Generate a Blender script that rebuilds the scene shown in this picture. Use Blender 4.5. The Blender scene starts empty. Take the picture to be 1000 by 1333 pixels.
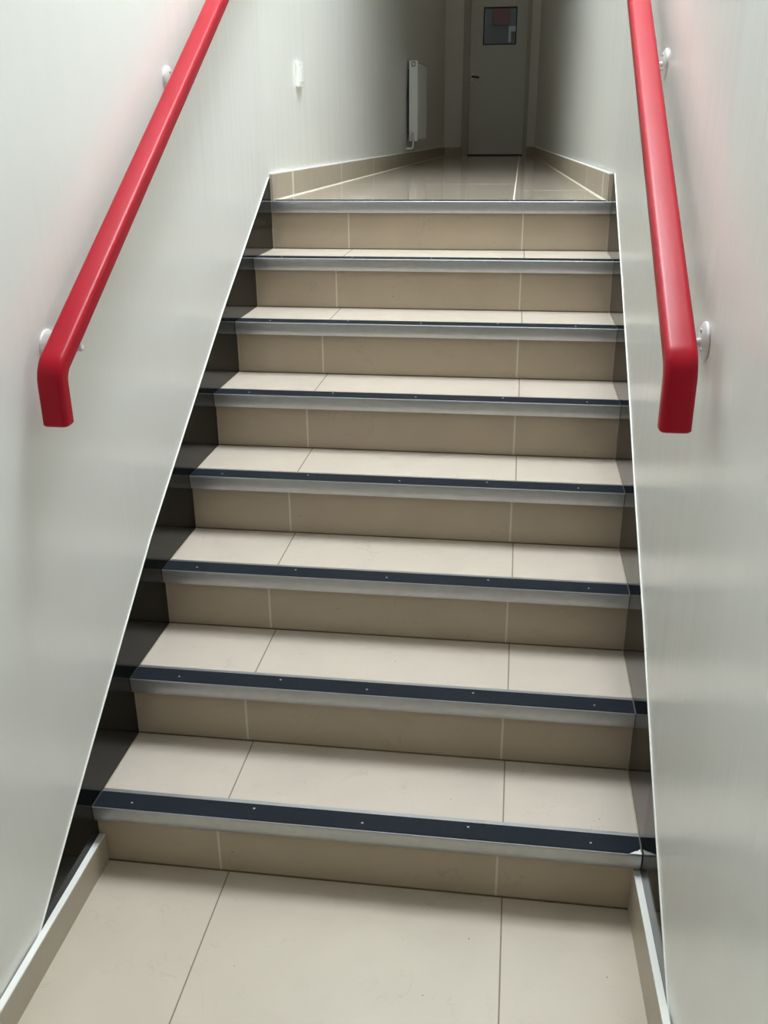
import bpy, bmesh, math, random
from mathutils import Vector, Matrix
random.seed(4)
SC = bpy.context.scene
COL = SC.collection

# ------------------------------------------------------------------ dimensions (metres)
RISE, GO, OVER = 0.16526, 0.26885, 0.0187      # riser height, going, nosing overhang
HALF = 0.600                                   # half width between the stringers
TOPZ = 8 * RISE
WALL = 0.6027                                   # painted wall face, left
HR, WALLR = 0.604, 0.6067                       # stringer face / painted wall face, right
YEND = 9.5                                     # end of the upper corridor
PLATE = 0.003

def land_z(y):                                 # the upper corridor falls very slightly
    return TOPZ - 0.010 * (y - 2.0)

# ------------------------------------------------------------------ materials
def new_mat(name):
    m = bpy.data.materials.new(name); m.use_nodes = True
    nt = m.node_tree
    b = nt.nodes['Principled BSDF']
    return m, nt, b

def N(nt, t, **kw):
    n = nt.nodes.new(t)
    for k, v in kw.items(): setattr(n, k, v)
    return n

def simple(name, col, rough=.5, metal=0., coat=0., noise=0., nscale=8., spec=.5, bump=0., bscale=30.):
    m, nt, b = new_mat(name)
    b.inputs['Base Color'].default_value = (*col, 1)
    b.inputs['Roughness'].default_value = rough
    b.inputs['Metallic'].default_value = metal
    b.inputs['Coat Weight'].default_value = coat
    b.inputs['Specular IOR Level'].default_value = spec
    geo = N(nt, 'ShaderNodeNewGeometry')
    if noise:
        nz = N(nt, 'ShaderNodeTexNoise'); nz.inputs['Scale'].default_value = nscale
        nz.inputs['Detail'].default_value = 4
        nt.links.new(geo.outputs['Position'], nz.inputs['Vector'])
        r = N(nt, 'ShaderNodeMapRange')
        r.inputs[3].default_value = 1 - noise; r.inputs[4].default_value = 1 + noise
        nt.links.new(nz.outputs['Fac'], r.inputs[0])
        mx = N(nt, 'ShaderNodeVectorMath', operation='SCALE')
        mx.inputs[0].default_value = col
        nt.links.new(r.outputs[0], mx.inputs['Scale'])
        nt.links.new(mx.outputs[0], b.inputs['Base Color'])
    if bump:
        nz = N(nt, 'ShaderNodeTexNoise'); nz.inputs['Scale'].default_value = bscale
        nz.inputs['Detail'].default_value = 3
        nt.links.new(geo.outputs['Position'], nz.inputs['Vector'])
        bp = N(nt, 'ShaderNodeBump'); bp.inputs['Strength'].default_value = bump
        bp.inputs['Distance'].default_value = .01
        nt.links.new(nz.outputs['Fac'], bp.inputs['Height'])
        nt.links.new(bp.outputs[0], b.inputs['Normal'])
    return m

def tile_mat(name, base, joints, rough, grout, jw=.0016, cross=(), veins=.13):
    """Marble-look tile; joints = x positions of long joints; cross = (xmin,xmax,y) joints across."""
    m, nt, b = new_mat(name)
    geo = N(nt, 'ShaderNodeNewGeometry')
    sep = N(nt, 'ShaderNodeSeparateXYZ'); nt.links.new(geo.outputs['Position'], sep.inputs[0])
    # soft cloud
    n1 = N(nt, 'ShaderNodeTexNoise'); n1.inputs['Scale'].default_value = 5; n1.inputs['Detail'].default_value = 6
    n1.inputs['Distortion'].default_value = .8
    nt.links.new(geo.outputs['Position'], n1.inputs['Vector'])
    # thin veins : distorted noise close to its middle value
    n2 = N(nt, 'ShaderNodeTexNoise'); n2.inputs['Scale'].default_value = 6; n2.inputs['Detail'].default_value = 5
    n2.inputs['Distortion'].default_value = 1.5
    nt.links.new(geo.outputs['Position'], n2.inputs['Vector'])
    def math_(op, a, bb=None, clamp=False):
        q = N(nt, 'ShaderNodeMath', operation=op); q.use_clamp = clamp
        for i, s in enumerate((a, bb)):
            if s is None: continue
            if isinstance(s, (int, float)): q.inputs[i].default_value = s
            else: nt.links.new(s, q.inputs[i])
        return q.outputs[0]
    v = math_('ABSOLUTE', math_('SUBTRACT', n2.outputs['Fac'], .5))
    v = math_('SUBTRACT', 1, math_('DIVIDE', v, .012), True)
    pa = N(nt, 'ShaderNodeTexNoise'); pa.inputs['Scale'].default_value = 9
    nt.links.new(geo.outputs['Position'], pa.inputs['Vector'])
    v = math_('MULTIPLY', v, math_('MULTIPLY', math_('SUBTRACT', pa.outputs['Fac'], .45, True), 4, True))
    # little dark specks of dirt
    vo = N(nt, 'ShaderNodeTexVoronoi'); vo.inputs['Scale'].default_value = 17
    nt.links.new(geo.outputs['Position'], vo.inputs['Vector'])
    sp = math_('LESS_THAN', vo.outputs['Distance'], .035)
    fac = math_('ADD', .90, math_('MULTIPLY', n1.outputs['Fac'], .20))
    fac = math_('SUBTRACT', fac, math_('MULTIPLY', v, veins))
    fac = math_('MULTIPLY', fac, math_('SUBTRACT', 1, math_('MULTIPLY', sp, .5)))
    sc = N(nt, 'ShaderNodeVectorMath', operation='SCALE'); sc.inputs[0].default_value = base
    nt.links.new(fac, sc.inputs['Scale'])
    mask = None
    for j in joints:
        d = math_('LESS_THAN', math_('ABSOLUTE', math_('SUBTRACT', sep.outputs[0], j)), jw)
        mask = d if mask is None else math_('MAXIMUM', mask, d)
    for (x0, x1, yy) in cross:
        d = math_('LESS_THAN', math_('ABSOLUTE', math_('SUBTRACT', sep.outputs[1], yy)), jw * 1.4)
        d = math_('MULTIPLY', d, math_('GREATER_THAN', sep.outputs[0], x0))
        d = math_('MULTIPLY', d, math_('LESS_THAN', sep.outputs[0], x1))
        mask = d if mask is None else math_('MAXIMUM', mask, d)
    mix = N(nt, 'ShaderNodeMix', data_type='RGBA')
    nt.links.new(sc.outputs[0], mix.inputs[6]); mix.inputs[7].default_value = (*grout, 1)
    if mask is not None:
        nt.links.new(mask, mix.inputs[0])
        rr = math_('ADD', rough, math_('MULTIPLY', mask, .4))
        nt.links.new(rr, b.inputs['Roughness'])
    else:
        mix.inputs[0].default_value = 0; b.inputs['Roughness'].default_value = rough
    nt.links.new(mix.outputs[2], b.inputs['Base Color'])
    return m

LIGHT_GROUT = (.60, .55, .46); DARK_GROUT = (.20, .165, .12)
JX = (-.304, .315)
M = {}
M['wall'] = simple('gloss wall paint', (.795, .80, .77), .26, noise=.012, nscale=3, bump=.10, bscale=5)
def rolled_texture(m):                                # faint vertical roller marks in the gloss
    nt = m.node_tree; b = nt.nodes['Principled BSDF']
    old = b.inputs['Normal'].links[0].from_node
    geo = N(nt, 'ShaderNodeNewGeometry'); mp = N(nt, 'ShaderNodeMapping'); mp.inputs['Scale'].default_value = (9, 9, .5)
    nt.links.new(geo.outputs['Position'], mp.inputs['Vector'])
    nz = N(nt, 'ShaderNodeTexNoise'); nz.inputs['Scale'].default_value = 1.6; nz.inputs['Detail'].default_value = 4
    nt.links.new(mp.outputs[0], nz.inputs['Vector'])
    bp = N(nt, 'ShaderNodeBump'); bp.inputs['Strength'].default_value = .10; bp.inputs['Distance'].default_value = .02
    nt.links.new(nz.outputs['Fac'], bp.inputs['Height']); nt.links.new(old.outputs[0], bp.inputs['Normal'])
    nt.links.new(bp.outputs[0], b.inputs['Normal'])
rolled_texture(M['wall'])
M['ceiling'] = simple('ceiling paint', (.74, .74, .71), .7)
M['hall'] = simple('darkened hall wall', (.10, .10, .09), .6)  # unseen wall coloured dark so less light bounces back onto the risers
M['bead'] = simple('white paint bead', (.84, .84, .80), .4)
M['floor_tile'] = tile_mat('floor tile', (.51, .452, .368), (-.299, .320), .36, DARK_GROUT)
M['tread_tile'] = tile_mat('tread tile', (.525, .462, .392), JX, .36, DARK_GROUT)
M['riser_tile'] = tile_mat('riser tile', (.415, .338, .252), (-.318, .306), .42, LIGHT_GROUT, jw=.0026)  # same tile as the treads, darkened and warmed to carry the riser shade
M['landing_tile'] = tile_mat('landing tile', (.42, .365, .295), (.270,), .10, (.66, .61, .52), jw=.003,
      cross=((-1, .27, 3.12), (-1, .27, 4.6), (-1, .27, 6.1), (.27, 1, 2.59), (.27, 1, 4.3), (.27, 1, 5.8)))
def skirt_mat():
    m = tile_mat('skirting tile', (.42, .365, .285), (), .35, (.70, .66, .58), jw=.007,
                 cross=tuple((-1, 0, y) for y in (2.21, 3.25, 4.3, 5.3, 6.3)) + tuple((0, 1, y) for y in (2.06, 2.75, 3.6, 4.25, 5.1, 6.)))
    return m
M['skirt'] = skirt_mat()
M['pale_grout'] = simple('pale grout', (.62, .57, .48), .6)
M['grout_joint'] = simple('dirty grout joint', (.15, .10, .055), .8, noise=.3, nscale=25)
M['silicone'] = simple('grey sealant joint', (.42, .37, .29), .7, noise=.25, nscale=30)
M['black_tile'] = simple('black gloss stringer', (.006, .0058, .005), .10, noise=.15, nscale=12, spec=.12)
M['alu'] = simple('brushed aluminium', (.47, .475, .48), .42, metal=1, noise=.10, nscale=45)
M['strip'] = simple('dark grip insert', (.0105, .0145, .020), .62, spec=.10, noise=.2, nscale=60, bump=.15, bscale=300)
M['steel'] = simple('screw steel', (.55, .55, .54), .35, metal=1)
M['red'] = simple('red gloss paint', (.35, .004, .016), .36, spec=.18, coat=.0, noise=.03, nscale=20)
M['white'] = simple('white enamel', (.78, .79, .77), .3)
M['white_plastic'] = simple('white plastic', (.82, .83, .81), .35)
M['door_paint'] = simple('pale grey door paint', (.64, .65, .62), .24, bump=.1, bscale=4)
M['frame_paint'] = simple('door frame paint', (.50, .49, .44), .35)
M['gasket'] = simple('dark glazing bead', (.03, .03, .03), .5)
M['dark'] = simple('dark metal', (.02, .02, .02), .35, metal=.6)
M['chrome_sheen'] = simple('cream handle plate', (.88, .85, .76), .3)  # chrome plate; its bright reflection is put into the base colour
M['room'] = simple('far room paint', (.27, .275, .26), .7)
M['pink'] = simple('dull pink sheet', (.36, .17, .165), .7)
M['door_gap_strip'] = simple('dark threshold', (.02, .018, .015), .7)  # near-black strip filling the gap under the door leaf
g, nt, b = new_mat('door glass')
b.inputs['Base Color'].default_value = (.75, .78, .76, 1); b.inputs['Transmission Weight'].default_value = 1
b.inputs['Roughness'].default_value = .04; b.inputs['IOR'].default_value = 1.45
M['glass'] = g

def splay(bm):
    """in front of the first step the right wall opens out a little"""
    for v in bm.verts:
        if v.co.x > 0: v.co.x += .032 * min(.6, max(0, -v.co.y))

# ------------------------------------------------------------------ mesh helpers
def box(bm, lo, hi, mi=0):
    x0, y0, z0 = lo; x1, y1, z1 = hi
    v = [bm.verts.new(p) for p in ((x0,y0,z0),(x1,y0,z0),(x1,y1,z0),(x0,y1,z0),(x0,y0,z1),(x1,y0,z1),(x1,y1,z1),(x0,y1,z1))]
    for f in ((0,3,2,1),(4,5,6,7),(0,1,5,4),(1,2,6,5),(2,3,7,6),(3,0,4,7)):
        bm.faces.new([v[i] for i in f]).material_index = mi
    return v

def prism_x(bm, prof, x0, x1, mi=0):
    """extrude a (y,z) profile along x"""
    a = [bm.verts.new((x0, y, z)) for y, z in prof]; c = [bm.verts.new((x1, y, z)) for y, z in prof]
    n = len(prof)
    for i in range(n):
        bm.faces.new((a[i], a[(i+1) % n], c[(i+1) % n], c[i])).material_index = mi
    bm.faces.new(list(reversed(a))).material_index = mi; bm.faces.new(c).material_index = mi

def prism_z(bm, prof, z0, z1, mi=0):
    a = [bm.verts.new((x, y, z0(y) if callable(z0) else z0)) for x, y in prof]
    c = [bm.verts.new((x, y, z1(y) if callable(z1) else z1)) for x, y in prof]
    n = len(prof)
    for i in range(n):
        bm.faces.new((a[i], a[(i+1) % n], c[(i+1) % n], c[i])).material_index = mi
    bm.faces.new(list(reversed(a))).material_index = mi; bm.faces.new(c).material_index = mi

def cyl(bm, p0, p1, r, seg=24, r1=None, mi=0):
    p0 = Vector(p0); p1 = Vector(p1); d = (p1 - p0).normalized()
    u = d.orthogonal().normalized(); w = d.cross(u); r1 = r if r1 is None else r1
    A = []; B = []
    for i in range(seg):
        t = 2 * math.pi * i / seg; o = u * math.cos(t) + w * math.sin(t)
        A.append(bm.verts.new(p0 + o * r)); B.append(bm.verts.new(p1 + o * r1))
    for i in range(seg):
        f = bm.faces.new((A[i], A[(i+1) % seg], B[(i+1) % seg], B[i])); f.smooth = True
    bm.faces.new(list(reversed(A))); bm.faces.new(B)

def tube(bm, pts, r, seg=14):
    pts = [Vector(p) for p in pts]; rings = []
    u = None
    for i, p in enumerate(pts):
        d = (pts[min(i+1, len(pts)-1)] - pts[max(i-1, 0)]).normalized()
        u = d.orthogonal().normalized() if u is None else (u - d * u.dot(d)).normalized()
        w = d.cross(u)
        rings.append([bm.verts.new(p + (u*math.cos(2*math.pi*k/seg) + w*math.sin(2*math.pi*k/seg)) * r) for k in range(seg)])
    for a, c in zip(rings, rings[1:]):
        for k in range(seg):
            bm.faces.new((a[k], a[(k+1) % seg], c[(k+1) % seg], c[k])).smooth = True
    bm.faces.new(list(reversed(rings[0]))); bm.faces.new(rings[-1])

def arc_corner(p, q, r_, rad, n=6):
    """points rounding the corner q of p-q-r_"""
    p, q, r_ = Vector(p), Vector(q), Vector(r_)
    a = (p - q).normalized(); c = (r_ - q).normalized()
    ang = a.angle(c); t = rad / math.tan(ang / 2)
    s = q + a * t; e = q + c * t
    ctr = q + (a + c).normalized() * (rad / math.sin(ang / 2))
    out = []
    for i in range(n + 1):
        k = i / n
        v0 = s - ctr; v1 = e - ctr; th = v0.angle(v1)
        out.append(ctr + (v0 * math.sin((1-k)*th) + v1 * math.sin(k*th)) / math.sin(th))
    return out

def finish(name, bm, mats, parent=None, bevel=0, segs=2, smooth=False):
    bmesh.ops.remove_doubles(bm, verts=bm.verts, dist=1e-6)
    bmesh.ops.recalc_face_normals(bm, faces=bm.faces)
    if bevel:
        es = [e for e in bm.edges if len(e.link_faces) == 2 and e.calc_face_angle(0) > .6]
        bmesh.ops.bevel(bm, geom=es, offset=bevel, segments=segs, profile=.5, affect='EDGES', clamp_overlap=True)
    loc = Vector((0, 0, 0))
    if parent is not None:
        q = parent
        while q is not None: loc += q.location; q = q.parent
    else:
        lo = [min(v.co[i] for v in bm.verts) for i in range(3)]; hi = [max(v.co[i] for v in bm.verts) for i in range(3)]
        loc = Vector(((lo[0]+hi[0])/2, (lo[1]+hi[1])/2, lo[2]))
    for v in bm.verts: v.co -= loc
    me = bpy.data.meshes.new(name); bm.to_mesh(me); bm.free()
    for mm in (mats if isinstance(mats, (list, tuple)) else [mats]): me.materials.append(mm)
    if smooth:
        for p in me.polygons: p.use_smooth = True
        me.set_sharp_from_angle(angle=math.radians(38))
    o = bpy.data.objects.new(name, me); COL.objects.link(o)
    if parent is None: o.location = loc
    else: o.parent = parent
    return o

def thing(name, loc, label, cat, group=None):
    o = bpy.data.objects.new(name, None); COL.objects.link(o); o.location = loc
    o.empty_display_size = .1
    o['label'] = label; o['category'] = cat
    if group: o['group'] = group
    return o

def tag(o, label, cat):
    o['label'] = label; o['category'] = cat; return o

def struct(o):
    o['kind'] = 'structure'; return o

# ------------------------------------------------------------------ the shell
YF = -3.6                                   # front end of the lower passage
XLB, XRB = -.5609, .430                     # corridor wall faces at the far end
YL = 1.885                                  # where the landing starts
HT = 5.10
LCEIL = 3.95
def wl(y): return -WALL - .005 + (y - YL) * (XLB + WALL + .005) / (YEND - YL)
def wr(y): return WALLR + .003 + (y - YL) * (XRB - WALLR - .003) / (YEND - YL)

bm = bmesh.new()
prism_z(bm, [(-WALL, YF), (-WALL, YL), (wl(YL), YL), (XLB, YEND), (XLB - .3, YEND), (-.95, YF)], -.2, HT)
struct(finish('wall_left', bm, M['wall']))
bm = bmesh.new()
prism_z(bm, [(WALLR, YF), (.95, YF), (XRB + .3, YEND), (XRB, YEND), (wr(YL), YL), (WALLR, YL), (WALLR, 0), (WALLR, -.6)], -.2, HT)
splay(bm)
struct(finish('wall_right', bm, M['wall']))
# wall at the end of the corridor with a door opening
DX0, DX1, DTOP = -.366, .338, 3.30
zb = land_z(YEND)
bm = bmesh.new()
box(bm, (-.95, YEND, 1.0), (DX0, YEND + .14, HT))
box(bm, (DX1, YEND, 1.0), (.9, YEND + .14, HT))
box(bm, (DX0, YEND, DTOP), (DX1, YEND + .14, HT))
struct(finish('wall_back', bm, M['wall']))
# wall behind the viewer
bm = bmesh.new(); box(bm, (-.95, YF - .12, -.2), (.95, YF, HT))
struct(finish('wall_front', bm, M['hall']))

bm = bmesh.new(); prism_z(bm, [(-WALL, YF), (WALLR, YF), (WALLR, -.6), (WALLR, 0), (WALLR, .012), (-WALL, .012)], -.12, 0); splay(bm)
struct(finish('floor', bm, M['floor_tile']))
bm = bmesh.new()
prism_z(bm, [(-.612, 1.8975), (.612, 1.8975), (XRB + .01, YEND + .14), (XLB - .01, YEND + .14)],
        lambda y: land_z(y) - .10, lambda y: land_z(y) - PLATE)
struct(finish('floor_upper', bm, M['landing_tile']))
# ceilings : high over the stair with a rooflight, lower over the corridor
RL = (-.10, .56, .75, 2.05)                  # rooflight opening
bm = bmesh.new()
box(bm, (-.9, YF, HT), (.9, RL[2], HT + .15)); box(bm, (-.9, RL[3], HT), (.9, 2.55, HT + .15))
box(bm, (-.9, RL[2], HT), (RL[0], RL[3], HT + .15)); box(bm, (RL[1], RL[2], HT), (.9, RL[3], HT + .15))
struct(finish('ceiling', bm, M['ceiling']))
bm = bmesh.new(); box(bm, (-.9, 2.55, LCEIL), (.9, YEND + .14, HT + .15))
struct(finish('ceiling_upper', bm, M['ceiling']))
# rooflight frame set in the opening
bm = bmesh.new()
for lo, hi in (((RL[0]-.05, RL[2]-.05), (RL[0], RL[3]+.05)), ((RL[1], RL[2]-.05), (RL[1]+.05, RL[3]+.05)),
               ((RL[0], RL[2]-.05), (RL[1], RL[2])), ((RL[0], RL[3]), (RL[1], RL[3]+.05))):
    box(bm, (lo[0], lo[1], HT + .15), (hi[0], hi[1], HT + .22))
struct(finish('window_1', bm, M['white']))

# ------------------------------------------------------------------ black stringer tops (stair pitch)
SL = [(-.40, 0.0), (-.277, .085), (-.016, .269), (.477, .607), (1.217, 1.045), (1.862, 1.399)]
SR = [(-.50, 0.0), (-.342, .117), (-.241, .189), (-.104, .289), (0, .368), (.30, .550), (.637, .735), (.879, .880), (1.346, 1.143), (1.842, 1.415)]
stair = thing('staircase', (0, 0, 0), 'flight of eight beige tiled steps rising between black stringers to the upper corridor', 'staircase')
def stringer(side, pts):
    s = -1 if side < 0 else 1
    top = pts + [(1.876, pts[-1][1])]
    foot = lambda y: max(-.02, (y - .45) * .66 - .02)
    bm = bmesh.new()
    xs = (-.602, -HALF) if s < 0 else (HR, .606)
    for (ya, za), (yb, zb2) in zip(top, top[1:]):
        prism_x(bm, [(ya, foot(ya)), (yb, foot(yb)), (yb, zb2), (ya, za)], *xs)
    if s > 0: splay(bm)
    finish('stringer', bm, M['black_tile'], stair)
stringer(-1, SL); stringer(1, SR)
def edge_trim(name, side, pts):                 # painted edge of the plaster above the stringer
    bm = bmesh.new()
    w = .0019
    up = [(y, z) for y, z in pts]
    nrm = []
    for i in range(len(up)):
        a = Vector(up[max(i-1, 0)]); c = Vector(up[min(i+1, len(up)-1)]); d = (c - a).normalized()
        nrm.append((up[i][0] - d.y * w, up[i][1] + d.x * w))
    xs = (-.6027, -.5997) if side < 0 else (.6037, .6067)
    for i in range(len(up) - 1):
        prism_x(bm, [up[i], up[i+1], nrm[i+1], nrm[i]], *xs)
    if side > 0: splay(bm)
    struct(finish(name, bm, M['bead']))
edge_trim('trim_1', -1, SL); edge_trim('trim_2', 1, SR)

# ------------------------------------------------------------------ steps
for i in range(1, 9):
    y0 = (i - 1) * GO; z0 = (i - 1) * RISE - (PLATE if i > 1 else 0); z1 = i * RISE
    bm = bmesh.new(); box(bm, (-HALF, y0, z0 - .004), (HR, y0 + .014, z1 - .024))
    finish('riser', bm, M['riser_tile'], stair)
    # sealant where the step meets the stringers + dirty joint at the foot of the riser
    bm = bmesh.new()
    box(bm, (-HALF + .012 * (i == 1), y0 - .0022, z0 - .003), (HR - .012 * (i == 1), y0 + .001, z0 + .0030))
    finish('grout_joint', bm, M['grout_joint'], stair)
    for s in (-1, 1):
        xa, xb = (-HALF, -HALF + .003) if s < 0 else (HR - .003, HR)
        bm = bmesh.new(); prof = [(y0 - .002, z0), (y0 + .001, z0), (y0 + .001, z1 - .041), (y0 - .002, z1 - .041)]
        prism_x(bm, prof, xa, xb); finish('edge_sealant', bm, M['silicone'], stair)
        if i < 8:
            bm = bmesh.new(); box(bm, (xa, y0 + .052, z1 - PLATE - .001), (xb, y0 + GO, z1 - PLATE + .0012))
            finish('edge_sealant', bm, M['silicone'], stair)
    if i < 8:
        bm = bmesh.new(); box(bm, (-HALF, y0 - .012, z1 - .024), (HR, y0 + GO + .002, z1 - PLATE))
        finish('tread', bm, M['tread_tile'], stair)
    # aluminium nosing : top plate, rolled front lip, return
    f = y0 - OVER; t = z1
    lip = .0405; D = .0685
    prof = [(f + D, t - PLATE), (f + D - .001, t - .0006), (f + D - .012, t), (f + .0012, t - .0002), (f + .0004, t - .001), (f, t - .003),
            (f - .0004, t - .012), (f + .0002, t - .024), (f + .0022, t - .034), (f + .0050, t - lip), (f + .0080, t - lip),
            (f + .0060, t - .030), (f + .0055, t - .006), (f + .010, t - PLATE)]
    bm = bmesh.new(); prism_x(bm, prof, -HALF + .001, HR - .001)
    no = finish('stair_nosing', bm, M['alu'], stair, smooth=True)
    bm = bmesh.new(); box(bm, (-HALF + .002, f + .0029, t - .001), (HR - .0015, f + .0555, t + .0012))
    finish('grip_strip', bm, M['strip'], no, bevel=.0005)
    if i == 1:                                       # torn bright corner of the nosing at its right end
        bm = bmesh.new()
        tri = [(HR - .026, f + .0015), (HR - .002, f + .0015), (HR - .003, f + .017), (HR - .010, f + .010), (HR - .013, f + .010)]
        prism_z(bm, tri, t + .0008, t + .0022)
        o = finish('torn_corner', bm, M['bead'], no); o['label'] = 'bright torn corner of the nosing'
    rnd = random.Random(i)
    for k in range(5):
        x = -.50 + k * .25 + rnd.uniform(-.02, .02); y = f + .030 + (.010 if k % 2 else -.006)
        bm = bmesh.new(); cyl(bm, (x, y, t + .0010), (x, y, t + .0019), .0030, 10, .0022)
        finish('screw', bm, M['steel'], no)

# ------------------------------------------------------------------ skirtings
def skirt(name, pts, thick_dir, h, t, zf, bead=.004, foot=0, sp=False):
    """tile skirting along floor polyline; material 0 tile, 1 pale top edge"""
    bm = bmesh.new()
    for (xa, ya), (xb, yb) in zip(pts, pts[1:]):
        dx, dy = thick_dir
        for z0, z1, mi, extra in ((0, h, 0, 0), (h, h + bead, 1, 0)):
            v = []
            for (x, y) in ((xa, ya), (xb, yb)):
                zz = zf(y)
                v.append([(x, y, zz + z0), (x + dx*t, y + dy*t, zz + z0), (x + dx*t, y + dy*t, zz + z1), (x, y, zz + z1)])
            A = [bm.verts.new(p) for p in v[0]]; B = [bm.verts.new(p) for p in v[1]]
            for k in range(4): bm.faces.new((A[k], A[(k+1) % 4], B[(k+1) % 4], B[k])).material_index = mi
            bm.faces.new(A).material_index = mi; bm.faces.new(list(reversed(B))).material_index = mi
        if foot:                                     # pale grout fillet along the floor
            v = []
            for (x, y) in ((xa, ya), (xb, yb)):
                v.append([(x + dx*t, y + dy*t, zf(y)), (x + dx*(t+foot), y + dy*(t+foot), zf(y)), (x + dx*t, y + dy*t, zf(y) + foot*.6)])
            A = [bm.verts.new(p) for p in v[0]]; B = [bm.verts.new(p) for p in v[1]]
            for k in range(3): bm.faces.new((A[k], A[(k+1) % 3], B[(k+1) % 3], B[k])).material_index = 2
    if sp: splay(bm)
    struct(finish(name, bm, [M['skirt'], M['bead'], M['pale_grout']]))
zero = lambda y: 0.0
skirt('baseboard_left', [(-.5995, YF), (-.5995, -.003)], (1, 0), .074, .0135, zero, .004)
skirt('baseboard_right', [(.6037, YF), (.6037, -.6), (.6037, -.003)], (-1, 0), .114, .0135, zero, .004, sp=True)
lz = lambda y: land_z(y) - PLATE
skirt('baseboard_left_upper', [(wl(1.886) + .0005, 1.886), (XLB + .0005, YEND - .0005)], (1, 0), .090, .013, lz, foot=.007)
skirt('baseboard_right_upper', [(wr(1.868) - .006, 1.868), (XRB - .0005, YEND - .0005)], (-1, 0), .090, .013, lz, foot=.007)
skirt('baseboard_back_left', [(XLB + .0135, YEND - .0005), (DX0 - .002, YEND - .0005)], (0, -1), .088, .012, lz)
skirt('baseboard_back_right', [(DX1 + .002, YEND - .0005), (XRB - .0135, YEND - .0005)], (0, -1), .088, .012, lz)

# ------------------------------------------------------------------ door at the end of the corridor
door = bpy.data.objects.new('door_1', None); COL.objects.link(door); door.location = (0, YEND, zb); struct(door)
door['label'] = 'pale grey door with a small glazed panel at the end of the corridor'
bm = bmesh.new()
fy0, fy1 = YEND - .018, YEND + .12
box(bm, (DX0 + .001, fy0, zb - .002), (-.300, fy1, DTOP - .002)); box(bm, (.303, fy0, zb - .002), (DX1 - .001, fy1, DTOP - .002))
box(bm, (-.300, fy0, DTOP - .062), (.303, fy1, DTOP - .002))
finish('door_frame', bm, M['frame_paint'], door, bevel=.003)
LX0, LX1, LT = -.296, .299, DTOP - .066
WX0, WX1, WZ0, WZ1 = -.163, .185, 2.336, 2.692
ly0, ly1 = YEND + .004, YEND + .044
bm = bmesh.new(); z0 = zb + .010
box(bm, (LX0, ly0, z0), (WX0, ly1, LT)); box(bm, (WX1, ly0, z0), (LX1, ly1, LT))
box(bm, (WX0, ly0, z0), (WX1, ly1, WZ0)); box(bm, (WX0, ly0, WZ1), (WX1, ly1, LT))
leaf = finish('door_leaf', bm, M['door_paint'], door)
bm = bmesh.new(); q = .012
for lo, hi in (((WX0, WZ0), (WX0+q, WZ1)), ((WX1-q, WZ0), (WX1, WZ1)), ((WX0+q, WZ0), (WX1-q, WZ0+q)), ((WX0+q, WZ1-q), (WX1-q, WZ1))):
    box(bm, (lo[0], ly0 - .003, lo[1]), (hi[0], ly1 + .003, hi[1]))
finish('glazing_bead', bm, M['gasket'], leaf)
bm = bmesh.new(); box(bm, (WX0 + q, ly0 + .014, WZ0 + q), (WX1 - q, ly0 + .020, WZ1 - q))
finish('glass_pane', bm, M['glass'], leaf)
bm = bmesh.new(); box(bm, (-.283, ly0 - .008, 1.985), (-.247, ly0 + .001, 2.075))
hp = finish('handle_plate', bm, M['chrome_sheen'], leaf, bevel=.004)
bm = bmesh.new()
tube(bm, [(-.265, ly0 - .006, 2.035), (-.265, ly0 - .045, 2.035), (-.258, ly0 - .052, 2.035), (-.19, ly0 - .052, 2.024)], .008)
finish('door_handle', bm, M['dark'], leaf, smooth=True)
bm = bmesh.new(); box(bm, (-.298, YEND - .015, zb - .003), (.301, YEND + .05, zb + .009))
finish('threshold', bm, M['door_gap_strip'], door)
# room behind the door pane
bm = bmesh.new()
RY = YEND + 1.6
box(bm, (-1.1, RY, .9), (1.1, RY + .1, HT)); box(bm, (-1.2, YEND + .15, .9), (-1.1, RY + .1, HT)); box(bm, (1.1, YEND + .15, .9), (1.2, RY + .1, HT))
struct(finish('wall_far_room', bm, M['room']))
bm = bmesh.new(); box(bm, (-1.1, YEND + .15, 1.1), (1.1, RY, zb - .02))
struct(finish('floor_far_room', bm, M['room']))
bm = bmesh.new(); box(bm, (-.115, RY - .012, 2.66), (.085, RY - .001, 2.98))  # made-up sheet giving the pane a blurred pink patch
tag(finish('pink_pane_shape', bm, M['pink'], bevel=.003), 'added pink sheet standing for a blurred shape in the door pane', 'pink_pane_shape')
bm = bmesh.new()
box(bm, (.075, RY - .03, 2.47), (.105, RY - .001, 2.64)); box(bm, (.105, RY - .03, 2.585), (.26, RY - .001, 2.64))  # made-up strip giving the pane its blurred white angle
tag(finish('white_pane_shape', bm, M['white'], bevel=.003), 'added white angled strip standing for a blurred shape at the lower right of the door pane', 'pane_shape')

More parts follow.
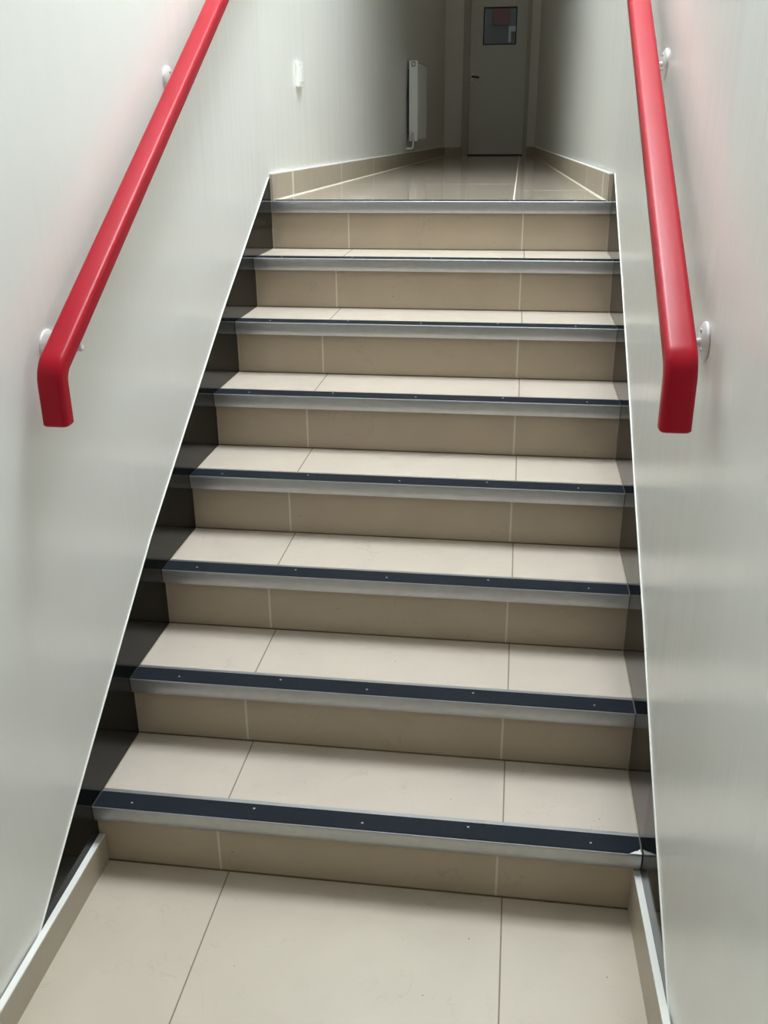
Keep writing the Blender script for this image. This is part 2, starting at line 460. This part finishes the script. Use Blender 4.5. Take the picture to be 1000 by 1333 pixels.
# ------------------------------------------------------------------ handrails
def rounded_rect(w, h, r, n=5):
    out = []
    for cx, cy, a0 in ((w/2-r, h/2-r, 0), (-w/2+r, h/2-r, 90), (-w/2+r, -h/2+r, 180), (w/2-r, -h/2+r, 270)):
        for i in range(n + 1):
            a = math.radians(a0 + 90 * i / n); out.append((cx + r*math.cos(a), cy + r*math.sin(a)))
    return out
def make_rail(side, x, yb, zb_, slope, zend, ytop, brackets, label):
    th = math.atan(slope)
    ztop = zb_ + slope * (ytop - yb)
    root = thing('handrail', (x, (yb + ytop) / 2, zb_), label, 'handrail')
    R_ = .045
    path = [Vector((0, yb, zend)), Vector((0, yb, zend + .004))]
    path += arc_corner((0, yb, zend), (0, yb, zb_), (0, ytop, ztop), R_, 10)
    path += [Vector((0, yb + (ytop - yb) * k, zb_ + (ztop - zb_) * k)) for k in (.2, .4, .6, .8)]
    path += arc_corner((0, yb, zb_), (0, ytop, ztop), (0, ytop + .25, ztop), .06, 8) + [Vector((0, ytop + .25, ztop))]
    sec = rounded_rect(.050, .037, .0095)
    bm = bmesh.new(); rings = []
    def ring(p, d, k):
        nrm = Vector((0, -d.z, d.y))                # perpendicular, up side
        return [bm.verts.new((x + a * k[0], p.y + nrm.y * bb * k[1], p.z + nrm.z * bb * k[1])) for a, bb in sec]
    for i, p in enumerate(path):
        d = (path[min(i+1, len(path)-1)] - path[max(i-1, 0)]).normalized()
        if i == 0: rings.append(ring(p - d * .003, d, (.90, .86)))
        rings.append(ring(p, d, (1, 1)))
    n = len(sec)
    for a, c in zip(rings, rings[1:]):
        for k in range(n): bm.faces.new((a[k], a[(k+1) % n], c[(k+1) % n], c[k]))
    bm.faces.new(list(reversed(rings[0]))); bm.faces.new(rings[-1])
    finish('rail', bm, M['red'], root, smooth=True)
    wx = side * (WALL if side < 0 else WALLR)
    for y, z in brackets:
        zr = zb_ + slope * (y - yb)                  # rail centre height here
        bm = bmesh.new()
        xw = wx if y < YL else (wl(y) if side < 0 else wr(y))
        cyl(bm, (xw, y, z), (xw - side * .004, y, z), .034, 32)
        cyl(bm, (xw - side * .004, y, z), (xw - side * .0085, y, z), .034, 32, .027)
        br = finish('bracket_rose', bm, M['white'], root, smooth=True)
        for a in (90, 210, 330):
            sy = y + .019 * math.cos(math.radians(a)); sz = z + .019 * math.sin(math.radians(a))
            bm = bmesh.new(); cyl(bm, (xw - side * .008, sy, sz), (xw - side * .0105, sy, sz), .0042, 12, .003)
            finish('screw', bm, M['steel'], br)
        bm = bmesh.new()
        xe = x - side * (.021 if side < 0 else .012)                         # the arm runs under the rail and ends in a rounded tip
        tube(bm, [(xw - side * .006, y, z), (x, y, z), (xe + side * .006, y, z), (xe + side * .0025, y, z)], .0068)
        cyl(bm, (xe + side * .0025, y, z), (xe, y, z), .0068, 14, .003)
        cyl(bm, (x, y, z), (x, y, zr - .012), .0062, 14)
        finish('bracket_arm', bm, M['white'], root, smooth=True)
        bm = bmesh.new()                            # saddle plate under the rail
        d = Vector((0, math.cos(th), math.sin(th))); nn = Vector((0, -math.sin(th), math.cos(th)))
        c = Vector((x, y, zr)) - nn * .0200
        vs = []
        for sx in (-.014, .014):
            for sd in (-.03, .03):
                for sn in (-.0022, .0022): vs.append(bm.verts.new(c + Vector((sx, 0, 0)) + d * sd + nn * sn))
        for f in ((0,1,3,2),(4,6,7,5),(0,4,5,1),(2,3,7,6),(0,2,6,4),(1,5,7,3)): bm.faces.new([vs[k] for k in f])
        finish('saddle_plate', bm, M['white'], root)
make_rail(-1, -.550, -.010, 1.160, .600, 1.060, 2.0, [(.09, 1.181), (.90, 1.681), (1.75, 2.19)],
          'red painted wooden handrail on the left wall, lower end bent straight down')
make_rail(1, .550, -.128, 1.226, .557, 1.124, 2.0, [(.0, 1.236), (.82, 1.695), (1.70, 2.19)],
          'red painted wooden handrail on the right wall, beside the narrow black stringer')

# ------------------------------------------------------------------ radiator on the corridor's left wall
ry0, ry1, rz0, rz1 = 6.04, 6.75, 1.452, 2.005
rw = wl(6.04)
x0, x1 = rw + .021, rw + .086
rad = thing('radiator', (rw + .05, (ry0 + ry1)/2, 1.40), 'white panel radiator on the left wall of the upper corridor', 'radiator')
bm = bmesh.new()                                     # ribbed front panel
nR = 14; prof = []
for i in range(nR):
    ya = ry0 + .006 + (ry1 - ry0 - .012) * i / nR; w = (ry1 - ry0 - .012) / nR
    prof += [(x1 - .002, ya), (x1 - .007, ya + w*.35), (x1 - .007, ya + w*.65)]
prof += [(x1 - .002, ry1 - .006), (x1 - .018, ry1 - .006), (x1 - .018, ry0 + .006)]
prism_z(bm, prof, rz0 + .012, rz1 - .008)
finish('front_panel', bm, M['white'], rad)
bm = bmesh.new()
prism_z(bm, [(x0 + .002, ry0 + .006), (x0 + .014, ry0 + .006), (x0 + .014, ry1 - .006), (x0 + .002, ry1 - .006)], rz0 + .012, rz1 - .008)
finish('back_panel', bm, M['white'], rad)
for (a, c) in ((ry0, ry0 + .005), (ry1 - .005, ry1)):
    bm = bmesh.new(); box(bm, (x0, a, rz0), (x1, c, rz1 - .002)); finish('side_cover', bm, M['white'], rad, bevel=.0015)
bm = bmesh.new()
box(bm, (x0, ry0, rz1 - .004), (x1, ry1, rz1))
finish('top_grille', bm, M['white'], rad, bevel=.001)
bm = bmesh.new(); xm = (x0 + x1) / 2
for lo, hi in (((xm - .013, 1.966), (xm - .009, 1.998)), ((xm + .009, 1.966), (xm + .013, 1.998)), ((xm - .009, 1.966), (xm + .009, 1.970)), ((xm - .009, 1.994), (xm + .009, 1.998))):
    box(bm, (lo[0], ry0 - .003, lo[1]), (hi[0], ry0 + .001, hi[1]))
finish('badge_frame', bm, M['dark'], rad)
bm = bmesh.new(); cyl(bm, (xm, ry0 - .012, 1.45), (xm, ry0 - .012, 1.515), .011, 16, .008); box(bm, (xm - .008, ry0 - .012, 1.475), (xm + .008, ry0 + .003, 1.50))
finish('valve', bm, M['steel'], rad, smooth=True)
bm = bmesh.new()
tube(bm, [(xm, ry0 - .012, 1.452)] + [tuple(p) for p in arc_corner((xm, ry0 - .012, 1.46), (xm, ry0 - .012, 1.400), (rw, ry0 - .012, 1.400), .015, 6)] + [(rw + .001, ry0 - .012, 1.400)], .0065)
finish('pipe', bm, M['white'], rad, smooth=True)
for y in (ry0 + .14, ry1 - .14):
    bm = bmesh.new(); box(bm, (rw, y - .012, rz0 + .05), (x0 + .003, y + .012, rz1 - .05)); finish('wall_bracket', bm, M['dark'], rad)

# ------------------------------------------------------------------ light switch
ys0, ys1, zs0, zs1 = 2.385, 2.475, 1.713, 1.806
wx = wl(2.43)
sw = thing('light_switch', (wx, 2.43, zs0), 'small white wall switch on the left wall past the top step', 'light switch')
bm = bmesh.new(); box(bm, (wx - .0005, ys0, zs0), (wx + .014, ys1, zs1)); finish('switch_plate', bm, M['white_plastic'], sw, bevel=.003)
bm = bmesh.new(); ym = (ys0 + ys1)/2; zm = (zs0 + zs1)/2
prism_z(bm, [(wx + .013, ym - .018), (wx + .017, ym - .018), (wx + .017, ym + .018), (wx + .013, ym + .018)], zm - .028, zm + .028)
rk = finish('rocker', bm, M['white_plastic'], sw, bevel=.0015)

# ------------------------------------------------------------------ camera
cam = bpy.data.objects.new('camera', bpy.data.cameras.new('camera')); COL.objects.link(cam)
A = [[0.99084, -0.12755, -0.04439], [0.13484, 0.91568, 0.37861], [-0.00764, -0.38113, 0.92449]]   # right, forward, up
mw = Matrix.Identity(4)
for r in range(3):
    mw[r][0] = A[r][0]; mw[r][1] = A[r][2]; mw[r][2] = -A[r][1]
mw[0][3], mw[1][3], mw[2][3] = .2894, -1.6122, 1.5757
cam.matrix_world = mw
cam.data.sensor_fit = 'HORIZONTAL'; cam.data.sensor_width = 36; cam.data.lens = 1225.72 * 36 / 1000
cam.data.clip_start = .05
SC.camera = cam

# ------------------------------------------------------------------ light : daylight through the rooflight, dim hall
def area(name, loc, sx, sy, power, col, rot=(0, 0, 0)):
    l = bpy.data.lights.new(name, 'AREA'); l.shape = 'RECTANGLE'; l.size = sx; l.size_y = sy
    l.energy = power; l.color = col
    o = bpy.data.objects.new(name, l); COL.objects.link(o); o.location = loc; o.rotation_euler = rot
    return o
area('rooflight_daylight', ((RL[0]+RL[1])/2, (RL[2]+RL[3])/2, HT + .12), RL[1]-RL[0]-.02, RL[3]-RL[2]-.02, 196, (.90, .97, 1.03))
area('corridor_fill', (-.05, 7.6, LCEIL - .03), .5, .5, 1.6, (1.0, .83, .56))  # added fill light lifting the dark far end; no fitting stands there
w = bpy.data.worlds.new('world'); SC.world = w; w.use_nodes = True
w.node_tree.nodes['Background'].inputs[0].default_value = (.9, .96, 1, 1)
w.node_tree.nodes['Background'].inputs[1].default_value = .9

# ------------------------------------------------------------------ view
vs = SC.view_settings
SC.display_settings.display_device = 'sRGB'
vs.view_transform = 'Standard'; vs.look = 'None'; vs.gamma = 1; vs.use_curve_mapping = False
vs.exposure = 0.0
SC.cycles.use_denoising = True
SC.cycles.max_bounces = 10; SC.cycles.diffuse_bounces = 6; SC.cycles.glossy_bounces = 5
SC.cycles.caustics_reflective = False; SC.cycles.caustics_refractive = False
SC.cycles.sample_clamp_indirect = 6
